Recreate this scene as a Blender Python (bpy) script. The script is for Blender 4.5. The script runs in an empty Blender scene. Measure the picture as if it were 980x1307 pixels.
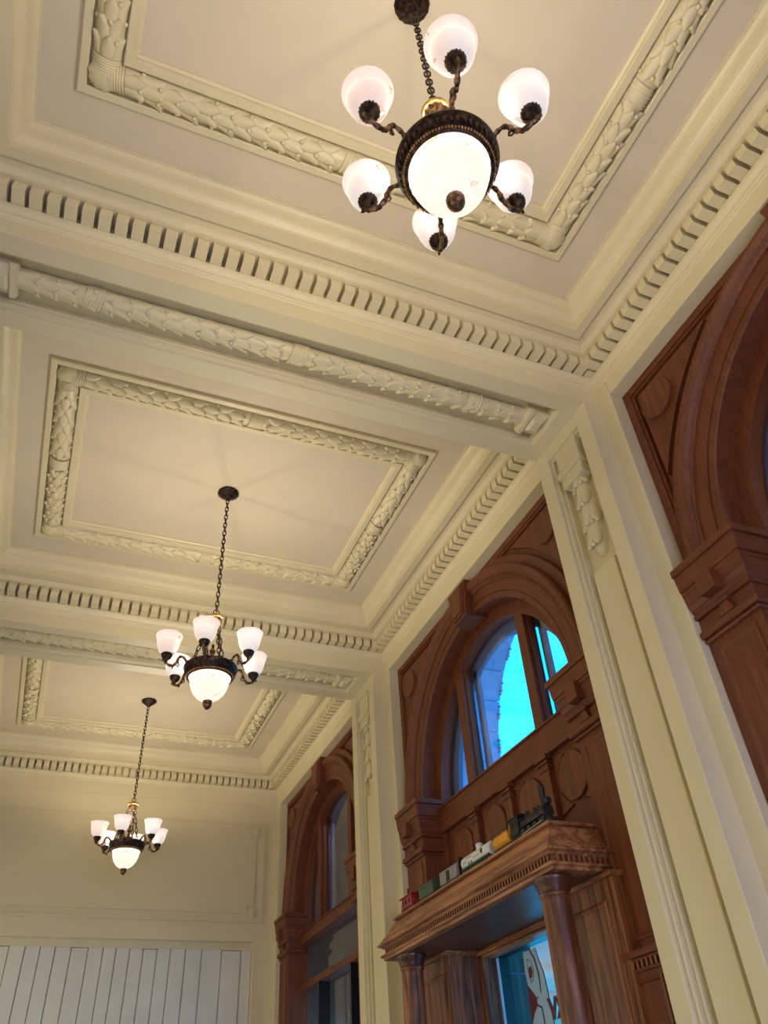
import bpy, bmesh, math, random
from mathutils import Vector, Matrix
random.seed(7)
S = 4.0          # metres per layout unit (one unit = camera to beam soffit)
ZF = -0.4        # floor height in layout units
sc = bpy.context.scene
col = sc.collection

# ------------------------------------------------------------------ camera
cam_d = bpy.data.cameras.new('camera'); cam = bpy.data.objects.new('camera', cam_d); col.objects.link(cam)
yaw, pit, rol, FPX = 0.4261847987, 0.6957256634, -0.0698434749, 984.825
_f = Vector((math.sin(yaw)*math.cos(pit), math.cos(yaw)*math.cos(pit), math.sin(pit)))
_r0 = Vector((math.cos(yaw), -math.sin(yaw), 0)); _u0 = _r0.cross(_f)
_r = _r0*math.cos(rol) + _u0*math.sin(rol); _u = -_r0*math.sin(rol) + _u0*math.cos(rol)
mw = Matrix((( _r.x, _u.x, -_f.x, 0), (_r.y, _u.y, -_f.y, 0), (_r.z, _u.z, -_f.z, -ZF*S), (0, 0, 0, 1)))
cam.matrix_world = mw
cam_d.sensor_fit = 'VERTICAL'; cam_d.sensor_height = 24; cam_d.lens = 24*FPX/1307
cam_d.clip_start = .05; cam_d.clip_end = 500
sc.camera = cam
# ------------------------------------------------------------------ view, world
vs = sc.view_settings
sc.display_settings.display_device = 'sRGB'
vs.view_transform = 'Standard'; vs.look = 'None'; vs.gamma = 1; vs.use_curve_mapping = False; vs.exposure = -0.34
world = bpy.data.worlds.new('sky'); sc.world = world; world.use_nodes = True
nt = world.node_tree; nt.nodes.clear()
wo = nt.nodes.new('ShaderNodeOutputWorld'); bg = nt.nodes.new('ShaderNodeBackground')
bg.inputs[0].default_value = (0.01, 0.46, 1.0, 1); bg.inputs[1].default_value = 3.4
nt.links.new(bg.outputs[0], wo.inputs[0])

def W(x, y, z): return Vector((x*S, y*S, (z-ZF)*S))
def light(name, kind, loc, power, colr, size=.1, rot=None, parent=None, size_y=None):
    d = bpy.data.lights.new(name, kind); d.energy = power; d.color = colr
    if kind == 'AREA':
        d.size = size
        if size_y: d.shape = 'RECTANGLE'; d.size_y = size_y
    elif kind == 'POINT': d.shadow_soft_size = size
    elif kind == 'SUN': d.angle = size
    o = bpy.data.objects.new(name, d); col.objects.link(o); o.location = loc
    if rot: o.rotation_euler = rot
    if parent: o.parent = parent
    return o
# added fill lights, set in unseen openings of the left and near walls
BAYC = [-.76, .2675, 1.2945, 2.3335]
for c in BAYC:
    light('left_opening_fill', 'AREA', W(-.40, c, .18), 66, (1, .88, .62), .72*S, (0, math.radians(-90), 0), None, .98*S)
light('near_opening_fill', 'AREA', W(.22, -1.30, .2), 560, (.50, .55, 1), .8*S, (math.radians(28), 0, 0), None, .9*S)
# low daylight that reaches the porch stonework
light('sun', 'SUN', W(0, 0, 5), 1.6, (.7, .6, 1.0), .02, (math.radians(50), math.radians(8), math.radians(-48)))

# ------------------------------------------------------------------ materials
def newmat(n):
    m = bpy.data.materials.new(n); m.use_nodes = True
    return m, m.node_tree.nodes, m.node_tree.links, m.node_tree.nodes['Principled BSDF']
def paint(n, c, rough=.42, var=.06, bump=.12, scale=3):
    m, N, L, B = newmat(n)
    tc = N.new('ShaderNodeTexCoord'); no = N.new('ShaderNodeTexNoise'); no.inputs['Scale'].default_value = scale; no.inputs['Detail'].default_value = 5
    L.new(tc.outputs['Object'], no.inputs['Vector'])
    cr = N.new('ShaderNodeValToRGB'); cr.color_ramp.elements[0].position = .3; cr.color_ramp.elements[1].position = .7
    cr.color_ramp.elements[0].color = (*[v*(1-var) for v in c], 1); cr.color_ramp.elements[1].color = (*[min(1, v*(1+var*.5)) for v in c], 1)
    L.new(no.outputs['Fac'], cr.inputs[0]); L.new(cr.outputs[0], B.inputs['Base Color'])
    B.inputs['Roughness'].default_value = rough
    n2 = N.new('ShaderNodeTexNoise'); n2.inputs['Scale'].default_value = 28; n2.inputs['Detail'].default_value = 4
    L.new(tc.outputs['Object'], n2.inputs['Vector'])
    bu = N.new('ShaderNodeBump'); bu.inputs['Strength'].default_value = bump; bu.inputs['Distance'].default_value = .004
    L.new(n2.outputs['Fac'], bu.inputs['Height']); L.new(bu.outputs[0], B.inputs['Normal'])
    return m
def wood(n, c1, c2, axis='Z', scale=1.0, rough=.38, strength=1.0, rings=22):
    m, N, L, B = newmat(n)
    tc = N.new('ShaderNodeTexCoord'); mp = N.new('ShaderNodeMapping')
    s = {'X': (.35, 5, 5), 'Y': (5, .35, 5), 'Z': (5, 5, .35)}[axis]
    mp.inputs['Scale'].default_value = tuple(v*scale for v in s)
    L.new(tc.outputs['Object'], mp.inputs[0])
    a = N.new('ShaderNodeTexNoise'); a.inputs['Scale'].default_value = 1.6; a.inputs['Detail'].default_value = 3; a.inputs['Distortion'].default_value = .4
    L.new(mp.outputs[0], a.inputs['Vector'])
    wv = N.new('ShaderNodeMath'); wv.operation = 'MULTIPLY'; wv.inputs[1].default_value = rings
    L.new(a.outputs['Fac'], wv.inputs[0])
    si = N.new('ShaderNodeMath'); si.operation = 'SINE'; L.new(wv.outputs[0], si.inputs[0])
    b = N.new('ShaderNodeTexNoise'); b.inputs['Scale'].default_value = 14; b.inputs['Detail'].default_value = 6
    L.new(mp.outputs[0], b.inputs['Vector'])
    ad = N.new('ShaderNodeMath'); ad.operation = 'MULTIPLY_ADD'; ad.inputs[1].default_value = .22*strength; L.new(si.outputs[0], ad.inputs[0]); L.new(b.outputs['Fac'], ad.inputs[2])
    cr = N.new('ShaderNodeValToRGB'); cr.color_ramp.elements[0].position = .28; cr.color_ramp.elements[1].position = .68
    cr.color_ramp.elements[0].color = (*c1, 1); cr.color_ramp.elements[1].color = (*c2, 1)
    L.new(ad.outputs[0], cr.inputs[0]); L.new(cr.outputs[0], B.inputs['Base Color'])
    B.inputs['Roughness'].default_value = rough
    bu = N.new('ShaderNodeBump'); bu.inputs['Strength'].default_value = .15; bu.inputs['Distance'].default_value = .002
    L.new(b.outputs['Fac'], bu.inputs['Height']); L.new(bu.outputs[0], B.inputs['Normal'])
    return m
def plain(n, c, rough=.5, metal=0.0, emit=None, es=1.0):
    m, N, L, B = newmat(n)
    no = N.new('ShaderNodeTexNoise'); no.inputs['Scale'].default_value = 30; no.inputs['Detail'].default_value = 3
    tc = N.new('ShaderNodeTexCoord'); L.new(tc.outputs['Object'], no.inputs['Vector'])
    mx = N.new('ShaderNodeMix'); mx.data_type = 'RGBA'; mx.inputs[6].default_value = (*[v*.85 for v in c], 1); mx.inputs[7].default_value = (*c, 1)
    L.new(no.outputs['Fac'], mx.inputs[0]); L.new(mx.outputs[2], B.inputs['Base Color'])
    B.inputs['Roughness'].default_value = rough; B.inputs['Metallic'].default_value = metal
    return m
M = {}
M['cream'] = paint('cream_paint', (.68, .60, .385), .42, .03, .035)
M['field'] = paint('ceiling_paint', (.64, .555, .405), .6, .04, .04)
M['plank'] = paint('plank_paint', (.68, .67, .59), .45, .08, .3, 2)
M['floor'] = paint('floor_terrazzo', (.62, .60, .62), .3, .2, .05, 20)
M['mahog_z'] = wood('red_brown_wood_vertical', (.105, .026, .008), (.178, .047, .014), 'Z', 1, .50, .35)
M['mahog_y'] = wood('red_brown_wood_horizontal', (.105, .026, .008), (.178, .047, .014), 'Y', 1, .50, .35)
M['disc'] = wood('figured_disc_wood', (.110, .029, .009), (.19, .053, .016), 'Z', 2.2, .5, .8)
M['oak_y'] = wood('oak_horizontal', (.18, .066, .027), (.44, .20, .090), 'Y', 1.3, .45, .8)
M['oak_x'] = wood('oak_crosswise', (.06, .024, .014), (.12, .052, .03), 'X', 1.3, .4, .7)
M['oak_z'] = wood('oak_vertical', (.075, .022, .009), (.29, .108, .042), 'Z', .8, .42, .8, 34)
M['turned'] = wood('turned_dark_wood', (.05, .014, .007), (.085, .024, .011), 'Z', 1, .25, .3)
M['sash'] = plain('outer_sash_daylight_blue', (.16, .20, .38), .6)  # blue of the daylight in the panes is put into this colour
M['black'] = plain('black_frame', (.006, .006, .009), .3)
M['dark'] = plain('dark_iron', (.012, .012, .014), .45)
M['red'] = plain('red_paint', (.36, .03, .035), .45)
M['green'] = plain('green_paint', (.06, .10, .065), .5)
M['deepgreen'] = plain('deep_green_paint', (.01, .06, .03), .4)
M['greycar'] = plain('grey_paint', (.33, .30, .29), .55)
M['white'] = plain('white_paint', (.75, .75, .74), .4)
M['yellow'] = plain('yellow_paint', (.72, .33, .02), .4)
M['ivory'] = plain('ivory_blue_decal', (.42, .66, .95), .5)
M['decalred'] = plain('dark_red_decal', (.16, .03, .05), .5)
M['navy'] = plain('navy_decal', (.01, .02, .06), .5)
M['stone'] = paint('porch_stone', (.62, .50, .80), .8, .15, .5, 4)
M['shadestone'] = paint('shaded_porch_stone', (.10, .12, .10), .8, .15, .5, 4)  # darker copy of the stone; the vestibule's dimness is put into the colour
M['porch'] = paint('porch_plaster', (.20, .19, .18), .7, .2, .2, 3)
M['canopy'] = paint('canopy_paint', (.75, .62, .5), .6, .1, .2, 3)
def bronze(n, c1, c2, lo=.45, hi=.62):
    m, N, L, B = newmat(n)
    tc = N.new('ShaderNodeTexCoord'); no = N.new('ShaderNodeTexNoise'); no.inputs['Scale'].default_value = 45; no.inputs['Detail'].default_value = 3
    L.new(tc.outputs['Object'], no.inputs['Vector'])
    cr = N.new('ShaderNodeValToRGB'); cr.color_ramp.elements[0].position = lo; cr.color_ramp.elements[1].position = hi
    cr.color_ramp.elements[0].color = (*c1, 1); cr.color_ramp.elements[1].color = (*c2, 1)
    L.new(no.outputs['Fac'], cr.inputs[0]); L.new(cr.outputs[0], B.inputs['Base Color'])
    B.inputs['Metallic'].default_value = .75; B.inputs['Roughness'].default_value = .38
    return m
M['bronze'] = bronze('dark_bronze', (.020, .012, .010), (.09, .05, .03))
M['antique'] = bronze('antique_brass', (.07, .035, .02), (.34, .19, .09))
M['gold'] = bronze('gilt_brass', (.30, .16, .06), (.62, .36, .14))
def alabaster(nm, tf, em):
    m, N, L, B = newmat(nm)
    tc = N.new('ShaderNodeTexCoord')
    no = N.new('ShaderNodeTexNoise'); no.inputs['Scale'].default_value = 7; no.inputs['Detail'].default_value = 6; no.inputs['Distortion'].default_value = 1.0
    L.new(tc.outputs['Object'], no.inputs['Vector'])
    cr = N.new('ShaderNodeValToRGB'); e = cr.color_ramp.elements
    e[0].position = .0; e[0].color = (1, 1, 1, 1); e[1].position = 1; e[1].color = (1, 1, 1, 1)
    for p, q in ((.622, (1, 1, 1, 1)), (.632, (.62, .30, .16, 1)), (.650, (1, .88, .8, 1))): x = e.new(p); x.color = q
    L.new(no.outputs['Fac'], cr.inputs[0])
    n2 = N.new('ShaderNodeTexNoise'); n2.inputs['Scale'].default_value = 2.6; n2.inputs['Detail'].default_value = 4
    L.new(tc.outputs['Object'], n2.inputs['Vector'])
    cr2 = N.new('ShaderNodeValToRGB'); cr2.color_ramp.elements[0].position = .38; cr2.color_ramp.elements[1].position = .62
    cr2.color_ramp.elements[0].color = (.95, .76, .72, 1); cr2.color_ramp.elements[1].color = (.97, .93, .95, 1)
    L.new(n2.outputs['Fac'], cr2.inputs[0])
    mx = N.new('ShaderNodeMix'); mx.data_type = 'RGBA'; mx.blend_type = 'MULTIPLY'; mx.inputs[0].default_value = 1
    L.new(cr2.outputs[0], mx.inputs[6]); L.new(cr.outputs[0], mx.inputs[7])
    L.new(mx.outputs[2], B.inputs['Emission Color']); B.inputs['Emission Strength'].default_value = em
    L.new(mx.outputs[2], B.inputs['Base Color']); B.inputs['Roughness'].default_value = .3
    sc_ = N.new('ShaderNodeMix'); sc_.data_type = 'RGBA'; sc_.blend_type = 'MULTIPLY'; sc_.inputs[0].default_value = 1; sc_.inputs[7].default_value = (.35, .35, .35, 1)
    L.new(mx.outputs[2], sc_.inputs[6]); L.new(sc_.outputs[2], B.inputs['Base Color'])
    tl = N.new('ShaderNodeBsdfTranslucent'); L.new(mx.outputs[2], tl.inputs[0])
    ms = N.new('ShaderNodeMixShader'); ms.inputs[0].default_value = tf
    L.new(B.outputs[0], ms.inputs[1]); L.new(tl.outputs[0], ms.inputs[2]); L.new(ms.outputs[0], N['Material Output'].inputs[0])
    return m
M['alabaster'] = alabaster('alabaster_glass', .017, .42)
M['bowl'] = alabaster('bowl_alabaster', .16, .40)
def glass(name, tint=(1, 1, 1), refl=1.0):
    m, N, L, B = newmat(name); N.remove(B)
    out = N['Material Output']; tr = N.new('ShaderNodeBsdfTransparent'); tr.inputs[0].default_value = (*tint, 1)
    gl = N.new('ShaderNodeBsdfGlossy'); gl.inputs['Roughness'].default_value = .02
    fr = N.new('ShaderNodeLayerWeight'); fr.inputs[0].default_value = .5
    pw = N.new('ShaderNodeMath'); pw.operation = 'POWER'; pw.inputs[1].default_value = 5; L.new(fr.outputs['Facing'], pw.inputs[0])
    mu = N.new('ShaderNodeMath'); mu.operation = 'MULTIPLY_ADD'; mu.inputs[1].default_value = .9*refl; mu.inputs[2].default_value = .045*refl; L.new(pw.outputs[0], mu.inputs[0])
    mx = N.new('ShaderNodeMixShader'); L.new(mu.outputs[0], mx.inputs[0]); L.new(tr.outputs[0], mx.inputs[1]); L.new(gl.outputs[0], mx.inputs[2])
    L.new(mx.outputs[0], out.inputs[0])
    return m
M['glass'] = glass('window_glass')

# ------------------------------------------------------------------ mesh builder (layout units)
class MB:
    def __init__(s, o=(0, 0, ZF)): s.v = []; s.f = []; s.sm = []; s.o = Vector(o)
    def add(s, vs, fs, smooth=False):
        b = len(s.v); s.v += [Vector(v) for v in vs]; s.f += [tuple(i+b for i in f) for f in fs]; s.sm += [smooth]*len(fs); return s
    def box(s, x0, x1, y0, y1, z0, z1):
        v = [(x, y, z) for x in (x0, x1) for y in (y0, y1) for z in (z0, z1)]
        return s.add(v, [(0, 1, 3, 2), (4, 6, 7, 5), (0, 4, 5, 1), (2, 3, 7, 6), (0, 2, 6, 4), (1, 5, 7, 3)])
    def prism(s, poly, ax, a0, a1):
        n = len(poly)
        def P(p, a):
            return {'x': (a, p[0], p[1]), 'y': (p[0], a, p[1]), 'z': (p[0], p[1], a)}[ax]
        v = [P(p, a0) for p in poly]+[P(p, a1) for p in poly]
        f = [tuple(range(n))[::-1], tuple(range(n, 2*n))]+[(i, (i+1) % n, n+(i+1) % n, n+i) for i in range(n)]
        return s.add(v, f)
    def cyl(s, c, ax, r, a0, a1, seg=32, r1=None):
        r1 = r if r1 is None else r1
        n = seg
        def P(t, rr, a):
            u, w = rr*math.cos(t), rr*math.sin(t)
            return {'x': (a, c[0]+u, c[1]+w), 'y': (c[0]+u, a, c[1]+w), 'z': (c[0]+u, c[1]+w, a)}[ax]
        ts = [2*math.pi*i/n for i in range(n)]
        v = [P(t, r, a0) for t in ts]+[P(t, r1, a1) for t in ts]
        s.add(v, [tuple(range(n))[::-1], tuple(range(n, 2*n))]); b = len(s.v)-2*n
        for i in range(n): s.f.append((b+i, b+(i+1) % n, b+n+(i+1) % n, b+n+i)); s.sm.append(True)
        return s
    def lathe(s, prof, c=(0, 0), seg=32, rmod=None, smooth=True):
        v = []
        for (r, z) in prof:
            for i in range(seg):
                t = 2*math.pi*i/seg; rr = r*(1+(rmod(t, z) if rmod else 0))
                v.append((c[0]+rr*math.cos(t), c[1]+rr*math.sin(t), z))
        f = []
        for j in range(len(prof)-1):
            for i in range(seg):
                f.append((j*seg+i, j*seg+(i+1) % seg, (j+1)*seg+(i+1) % seg, (j+1)*seg+i))
        return s.add(v, f, smooth)
    def tube(s, path, rad, seg=8, smooth=True, caps=True):
        path = [Vector(p) for p in path]; n = len(path)
        if not hasattr(rad, '__len__'): rad = [rad]*n
        up = Vector((0, 0, 1)); v = []
        t0 = (path[1]-path[0]).normalized()
        a = t0.cross(up)
        if a.length < .1: a = t0.cross(Vector((1, 0, 0)))
        a.normalize()
        for i in range(n):
            t = (path[min(i+1, n-1)]-path[max(i-1, 0)]).normalized()
            a = (a - t*a.dot(t)).normalized(); b = t.cross(a)
            for k in range(seg):
                w = 2*math.pi*k/seg; v.append(path[i]+(a*math.cos(w)+b*math.sin(w))*rad[i])
        f = [(i*seg+k, i*seg+(k+1) % seg, (i+1)*seg+(k+1) % seg, (i+1)*seg+k) for i in range(n-1) for k in range(seg)]
        s.add(v, f, smooth)
        if caps: s.add(v[:seg]+v[-seg:], [tuple(range(seg))[::-1], tuple(range(seg, 2*seg))])
        return s
    def arc(s, prof, c, zs, a0=0, a1=math.pi, seg=48, closed=True, caps=True, smooth=False):
        """sweep (radius, x) profile round an arch in the y-z plane"""
        n = len(prof); v = []
        for i in range(seg+1):
            t = a0+(a1-a0)*i/seg
            for r, x in prof: v.append((x, c+r*math.cos(t), zs+r*math.sin(t)))
        m = n if closed else n-1
        f = [(i*n+k, i*n+(k+1) % n, (i+1)*n+(k+1) % n, (i+1)*n+k) for i in range(seg) for k in range(m)]
        s.add(v, f, smooth)
        if closed and caps: s.add(v[:n]+v[-n:], [tuple(range(n)), tuple(range(n, 2*n))[::-1]])
        return s
    def rectsweep(s, prof, x0, x1, y0, y1):
        """sweep (inset, z) profile round a rectangle with mitred corners"""
        v = []
        for d, z in prof: v += [(x0+d, y0+d, z), (x1-d, y0+d, z), (x1-d, y1-d, z), (x0+d, y1-d, z)]
        f = [(j*4+i, j*4+(i+1) % 4, (j+1)*4+(i+1) % 4, (j+1)*4+i) for j in range(len(prof)-1) for i in range(4)]
        return s.add(v, f)
    def facesweep(s, prof, x, y0, y1, z0, z1):
        """mitred frame on a wall of constant x; prof = (inset, x offset towards the room)"""
        v = []
        for d, h in prof: v += [(x-h, y0+d, z0+d), (x-h, y1-d, z0+d), (x-h, y1-d, z1-d), (x-h, y0+d, z1-d)]
        f = [(j*4+i, j*4+(i+1) % 4, (j+1)*4+(i+1) % 4, (j+1)*4+i) for j in range(len(prof)-1) for i in range(4)]
        return s.add(v, f)
    def mesh(s, name):
        me = bpy.data.meshes.new(name)
        me.from_pydata([tuple((p-s.o)*S) for p in s.v], [], s.f)
        me.polygons.foreach_set('use_smooth', s.sm)
        bm = bmesh.new(); bm.from_mesh(me); bmesh.ops.recalc_face_normals(bm, faces=bm.faces); bm.to_mesh(me); bm.free()
        me.update(); return me
    def build(s, name, mat, parent=None, kind=None, label=None):
        me = s.mesh(name); me.materials.append(mat)
        o = bpy.data.objects.new(name, me); col.objects.link(o)
        if parent: o.parent = parent
        if kind: o['kind'] = kind
        if label: o['label'] = label
        return o
def tag(o, label=None, cat=None, group=None, kind=None):
    if label: o['label'] = label
    if cat: o['category'] = cat
    if group: o['group'] = group
    if kind: o['kind'] = kind
    return o
def empty(name, u, **k):
    o = bpy.data.objects.new(name, None); col.objects.link(o); o.location = W(*u); o.empty_display_size = .1
    return tag(o, **k)
def bevel(o, w=.004, seg=1):
    m = o.modifiers.new('bevel', 'BEVEL'); m.width = w; m.segments = seg; m.limit_method = 'ANGLE'; m.angle_limit = math.radians(40); return o
def inst(name, me, parent, mat4):
    o = bpy.data.objects.new(name, me); col.objects.link(o); o.parent = parent; o.matrix_local = mat4; return o

# ------------------------------------------------------------------ room shell
BEAMS = [(-.327, -.165), (.70, .862), (1.727, 1.892)]
BAYS = [(-.165, .70), (.862, 1.727), (1.892, 2.775)]
XL, XR = -.319, .751       # wall strip planes
PXL, PXR = -.284, .716     # pilaster faces
YB = 2.775; YN = -1.25; ZC = 1.14; ZP = 1.1465
OPEN = .402                # half width of a window opening
floor = tag(MB().box(-1.5, 1.9, YN-.9, 3.0, ZF-.03, ZF).build('floor', M['floor']), kind='structure')

ceiling = MB()
PAN = []
for i, (a, b) in enumerate(BAYS):
    c = (a+b)/2
    X0, X1, Y0, Y1 = -.170, .597, c-.2715, c+.2715
    PAN.append((X0, X1, Y0, Y1))
    v = [(XL, a, ZC), (XR, a, ZC), (XR, b, ZC), (XL, b, ZC), (X0, Y0, ZC), (X1, Y0, ZC), (X1, Y1, ZC), (X0, Y1, ZC)]
    ceiling.add(v, [(k, (k+1) % 4, 4+(k+1) % 4, 4+k) for k in range(4)])
ceiling.box(-.6, .9, YN-.1, 3.0, 1.165, 1.20)
ceiling.box(XL-.2, XR+.1, YN, -.327, 1.14, 1.165)
ceiling = tag(ceiling.build('ceiling', M['field']), kind='structure')
for (X0, X1, Y0, Y1) in PAN:
    m = MB().rectsweep([(0, ZC+.001), (0, 1.1345), (.0015, 1.1335), (.0105, 1.1335), (.012, 1.1345), (.012, 1.1425), (.055, 1.1425), (.055, 1.1345), (.0565, 1.1335), (.0665, 1.1335), (.068, 1.136), (.0685, 1.141), (.072, 1.1435), (.072, ZP+.002)], X0, X1, Y0, Y1)
    m.build('panel_frame', M['cream'], ceiling)
    m = MB().box(X0+.06, X1-.06, Y0+.06, Y1-.06, ZP, ZP+.006)
    m.build('sunken_panel', M['field'], ceiling)

# cornice rings with dentils
CORN = [(0, 1.034), (.0012, 1.0355), (.0015, 1.0385), (.003, 1.0395), (.0042, 1.0425), (.0036, 1.0455), (.0052, 1.0480), (.0085, 1.0525), (.0098, 1.0560), (.0100, 1.0590), (.0102, 1.0598),
        (.0015, 1.0605), (.0015, 1.0845), (.0375, 1.0850), (.0378, 1.0870), (.0400, 1.0882), (.0435, 1.0905), (.0455, 1.0945), (.0600, 1.0952), (.0603, 1.0900), (.0758, 1.0898), (.0758, 1.1030),
        (.0768, 1.1042), (.0768, 1.1068), (.0785, 1.1078), (.0818, 1.1098), (.0850, 1.1128), (.0875, 1.1170), (.0892, 1.1220), (.0908, 1.1265), (.0935, 1.1310), (.0975, 1.1345), (.0985, 1.1350), (.0985, 1.1375), (.1010, 1.1376), (.1010, 1.1405)]
dm = MB((0, 0, 0)); dm.prism([(-.0105, .0608), (.0220, .0608), (.0228, .0755), (.0195, .0848), (-.0105, .0848)], 'y', -.0086, .0086)
dent_me = dm.mesh('dentil'); dent_me.materials.append(M['cream'])
PITCH = .0234
def Rz(a): return Matrix.Rotation(a, 4, 'Z')
for i, (a, b) in enumerate(BAYS):
    t = tag(MB().rectsweep(CORN, XL, XR, a, b).build('trim_%d' % (i+1), M['cream']), kind='structure')
    rest = MB()
    def dent(x, y, ang, individual):
        mt = Matrix.Translation(Vector((x*S, y*S, (1.0-ZF)*S))) @ Rz(ang)
        if individual: inst('dentil', dent_me, t, mt)
        else:
            ca, sa = math.cos(ang), math.sin(ang)
            rest.add([(x+p[0]*ca-p[1]*sa, y+p[0]*sa+p[1]*ca, 1.0+p[2]) for p in dm.v], dm.f)
    x = XR-.0125-.011-.013
    while x > XL+.03:
        dent(x, b-.0125, -math.pi/2, True); dent(x, a+.0125, math.pi/2, False); x -= PITCH
    y = b-.0125-.011-.013
    while y > a+.03:
        dent(XR-.0125, y, math.pi, True); dent(XL+.0125, y, 0, False); y -= PITCH
    rest.box(XR-.0245, XR-.001, b-.0245, b-.001, 1.0608, 1.0848)
    rest.build('dentil_row', M['cream'], t, kind='stuff')

# ------------------------------------------------------------------ laurel garlands
def leaf_mesh(Ln, Wd, R, name='leaf'):
    m = MB((0, 0, 0)); nu, nv = 5, 4; v = []
    for i in range(nu+1):
        u = i/nu; w = Wd/2*max(.10, math.sin(math.pi*min(1, .18+.82*u))**.75) if u < 1 else Wd*.05
        for j in range(nv+1):
            q = -1+2*j/nv; ph = q*w/R
            h = .0002+.0048*u*u*(Ln/.030)+.0014*(1-abs(q))*(.4+u)-.0010*q*q
            v.append(((u-.15)*Ln, (R+h)*math.sin(ph), (R+h)*math.cos(ph)-R))
    f = [(i*(nv+1)+j, i*(nv+1)+j+1, (i+1)*(nv+1)+j+1, (i+1)*(nv+1)+j) for i in range(nu) for j in range(nv)]
    # skirt gives the leaf its edge thickness
    rim = [i*(nv+1) for i in range(nu+1)]+[nu*(nv+1)+j for j in range(1, nv+1)]+[i*(nv+1)+nv for i in range(nu-1, -1, -1)]
    b = len(v); v += [(v[k][0], v[k][1], v[k][2]-.0045) for k in rim]
    f += [(rim[k], rim[k+1], b+k+1, b+k) for k in range(len(rim)-1)]
    m.add(v, f, True); me = m.mesh(name); me.materials.append(M['cream']); return me, m
def ball(r, name='berry'):
    m = MB((0, 0, 0)); m.lathe([(r*.05, -r*.6), (r*.8, -r*.4), (r, 0), (r*.8, r*.6), (r*.4, r*.92), (r*.04, r)], seg=8)
    me = m.mesh(name); me.materials.append(M['cream']); return me, m
LEAF = leaf_mesh(.033, .0205, .019); LEAF_S = leaf_mesh(.030, .0165, .019); BERRY = ball(.0036)
LEAFP = leaf_mesh(.044, .0215, .0185); BERRYP = ball(.0045)
def garland(parent, p0, p1, n, R, pitch=.0235, single=True, ends=(.0, .0), mid=True, leaf=LEAF, berry=BERRY, angs=((-62, 0, 62), (-31, 31)), rest=None, bang=((-33, 33), (-66, 0, 66))):
    p0 = Vector(p0); p1 = Vector(p1); n = Vector(n); t = (p1-p0); Lg = t.length; t.normalize(); b = n.cross(t)
    k = max(2, int((Lg-ends[0]-ends[1])/pitch)); k -= k % 2
    st = (Lg-ends[0]-ends[1])/k
    for i in range(k):
        s = ends[0]+(i+.5)*st
        sg = 1
        if mid and i >= k/2: sg = -1
        if mid and abs(s-Lg/2) < st*.9: continue
        def put(me, ang, ds, lift, nm):
            a = math.radians(ang); rad = n*math.cos(a)+b*sg*math.sin(a); tt = t*sg
            pos = p0+t*(s+ds*sg)+rad*(R+lift)
            bb = rad.cross(tt)
            if single:
                mt = Matrix((( tt.x, bb.x, rad.x, pos.x*S), (tt.y, bb.y, rad.y, pos.y*S), (tt.z, bb.z, rad.z, (pos.z-ZF)*S), (0, 0, 0, 1)))
                inst(nm, me[0], parent, mt)
            else:
                rest.add([pos+tt*q[0]+bb*q[1]+rad*q[2] for q in me[1].v], me[1].f, True)
        for a in angs[i % 2]: put(leaf, a+random.uniform(-3, 3), -.5*st, random.uniform(0, .0006), 'leaf')
        for a in bang[i % 2]:
            if random.random() < .75: put(berry, a+random.uniform(-5, 5), .42*pitch, .0022, 'berry')
def sleeve(parent, p0, p1, n, R, twist=1.0, ribs=6, name='ribbon_band'):
    """ribbed band wrapped round a half round moulding"""
    p0 = Vector(p0); p1 = Vector(p1); n = Vector(n); t = (p1-p0); Lg = t.length; t.normalize(); b = n.cross(t)
    m = MB(); nu, nv = ribs*4, 12; v = []
    for i in range(nu+1):
        for j in range(nv+1):
            a = -math.pi/2*1.02+math.pi*1.02*j/nv; s = i/nu
            ph = s*ribs*2*math.pi
            rr = R+.0012+.0011*math.cos(ph)
            v.append(p0+t*(s*Lg*.8+Lg*.2*(.5+.5*math.sin(a)*twist))+(n*math.cos(a)+b*math.sin(a))*rr)
    f = [(i*(nv+1)+j, i*(nv+1)+j+1, (i+1)*(nv+1)+j+1, (i+1)*(nv+1)+j) for i in range(nu) for j in range(nv)]
    m.add(v, f, True); return m.build(name, M['cream'], parent)
GR = .0185
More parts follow.
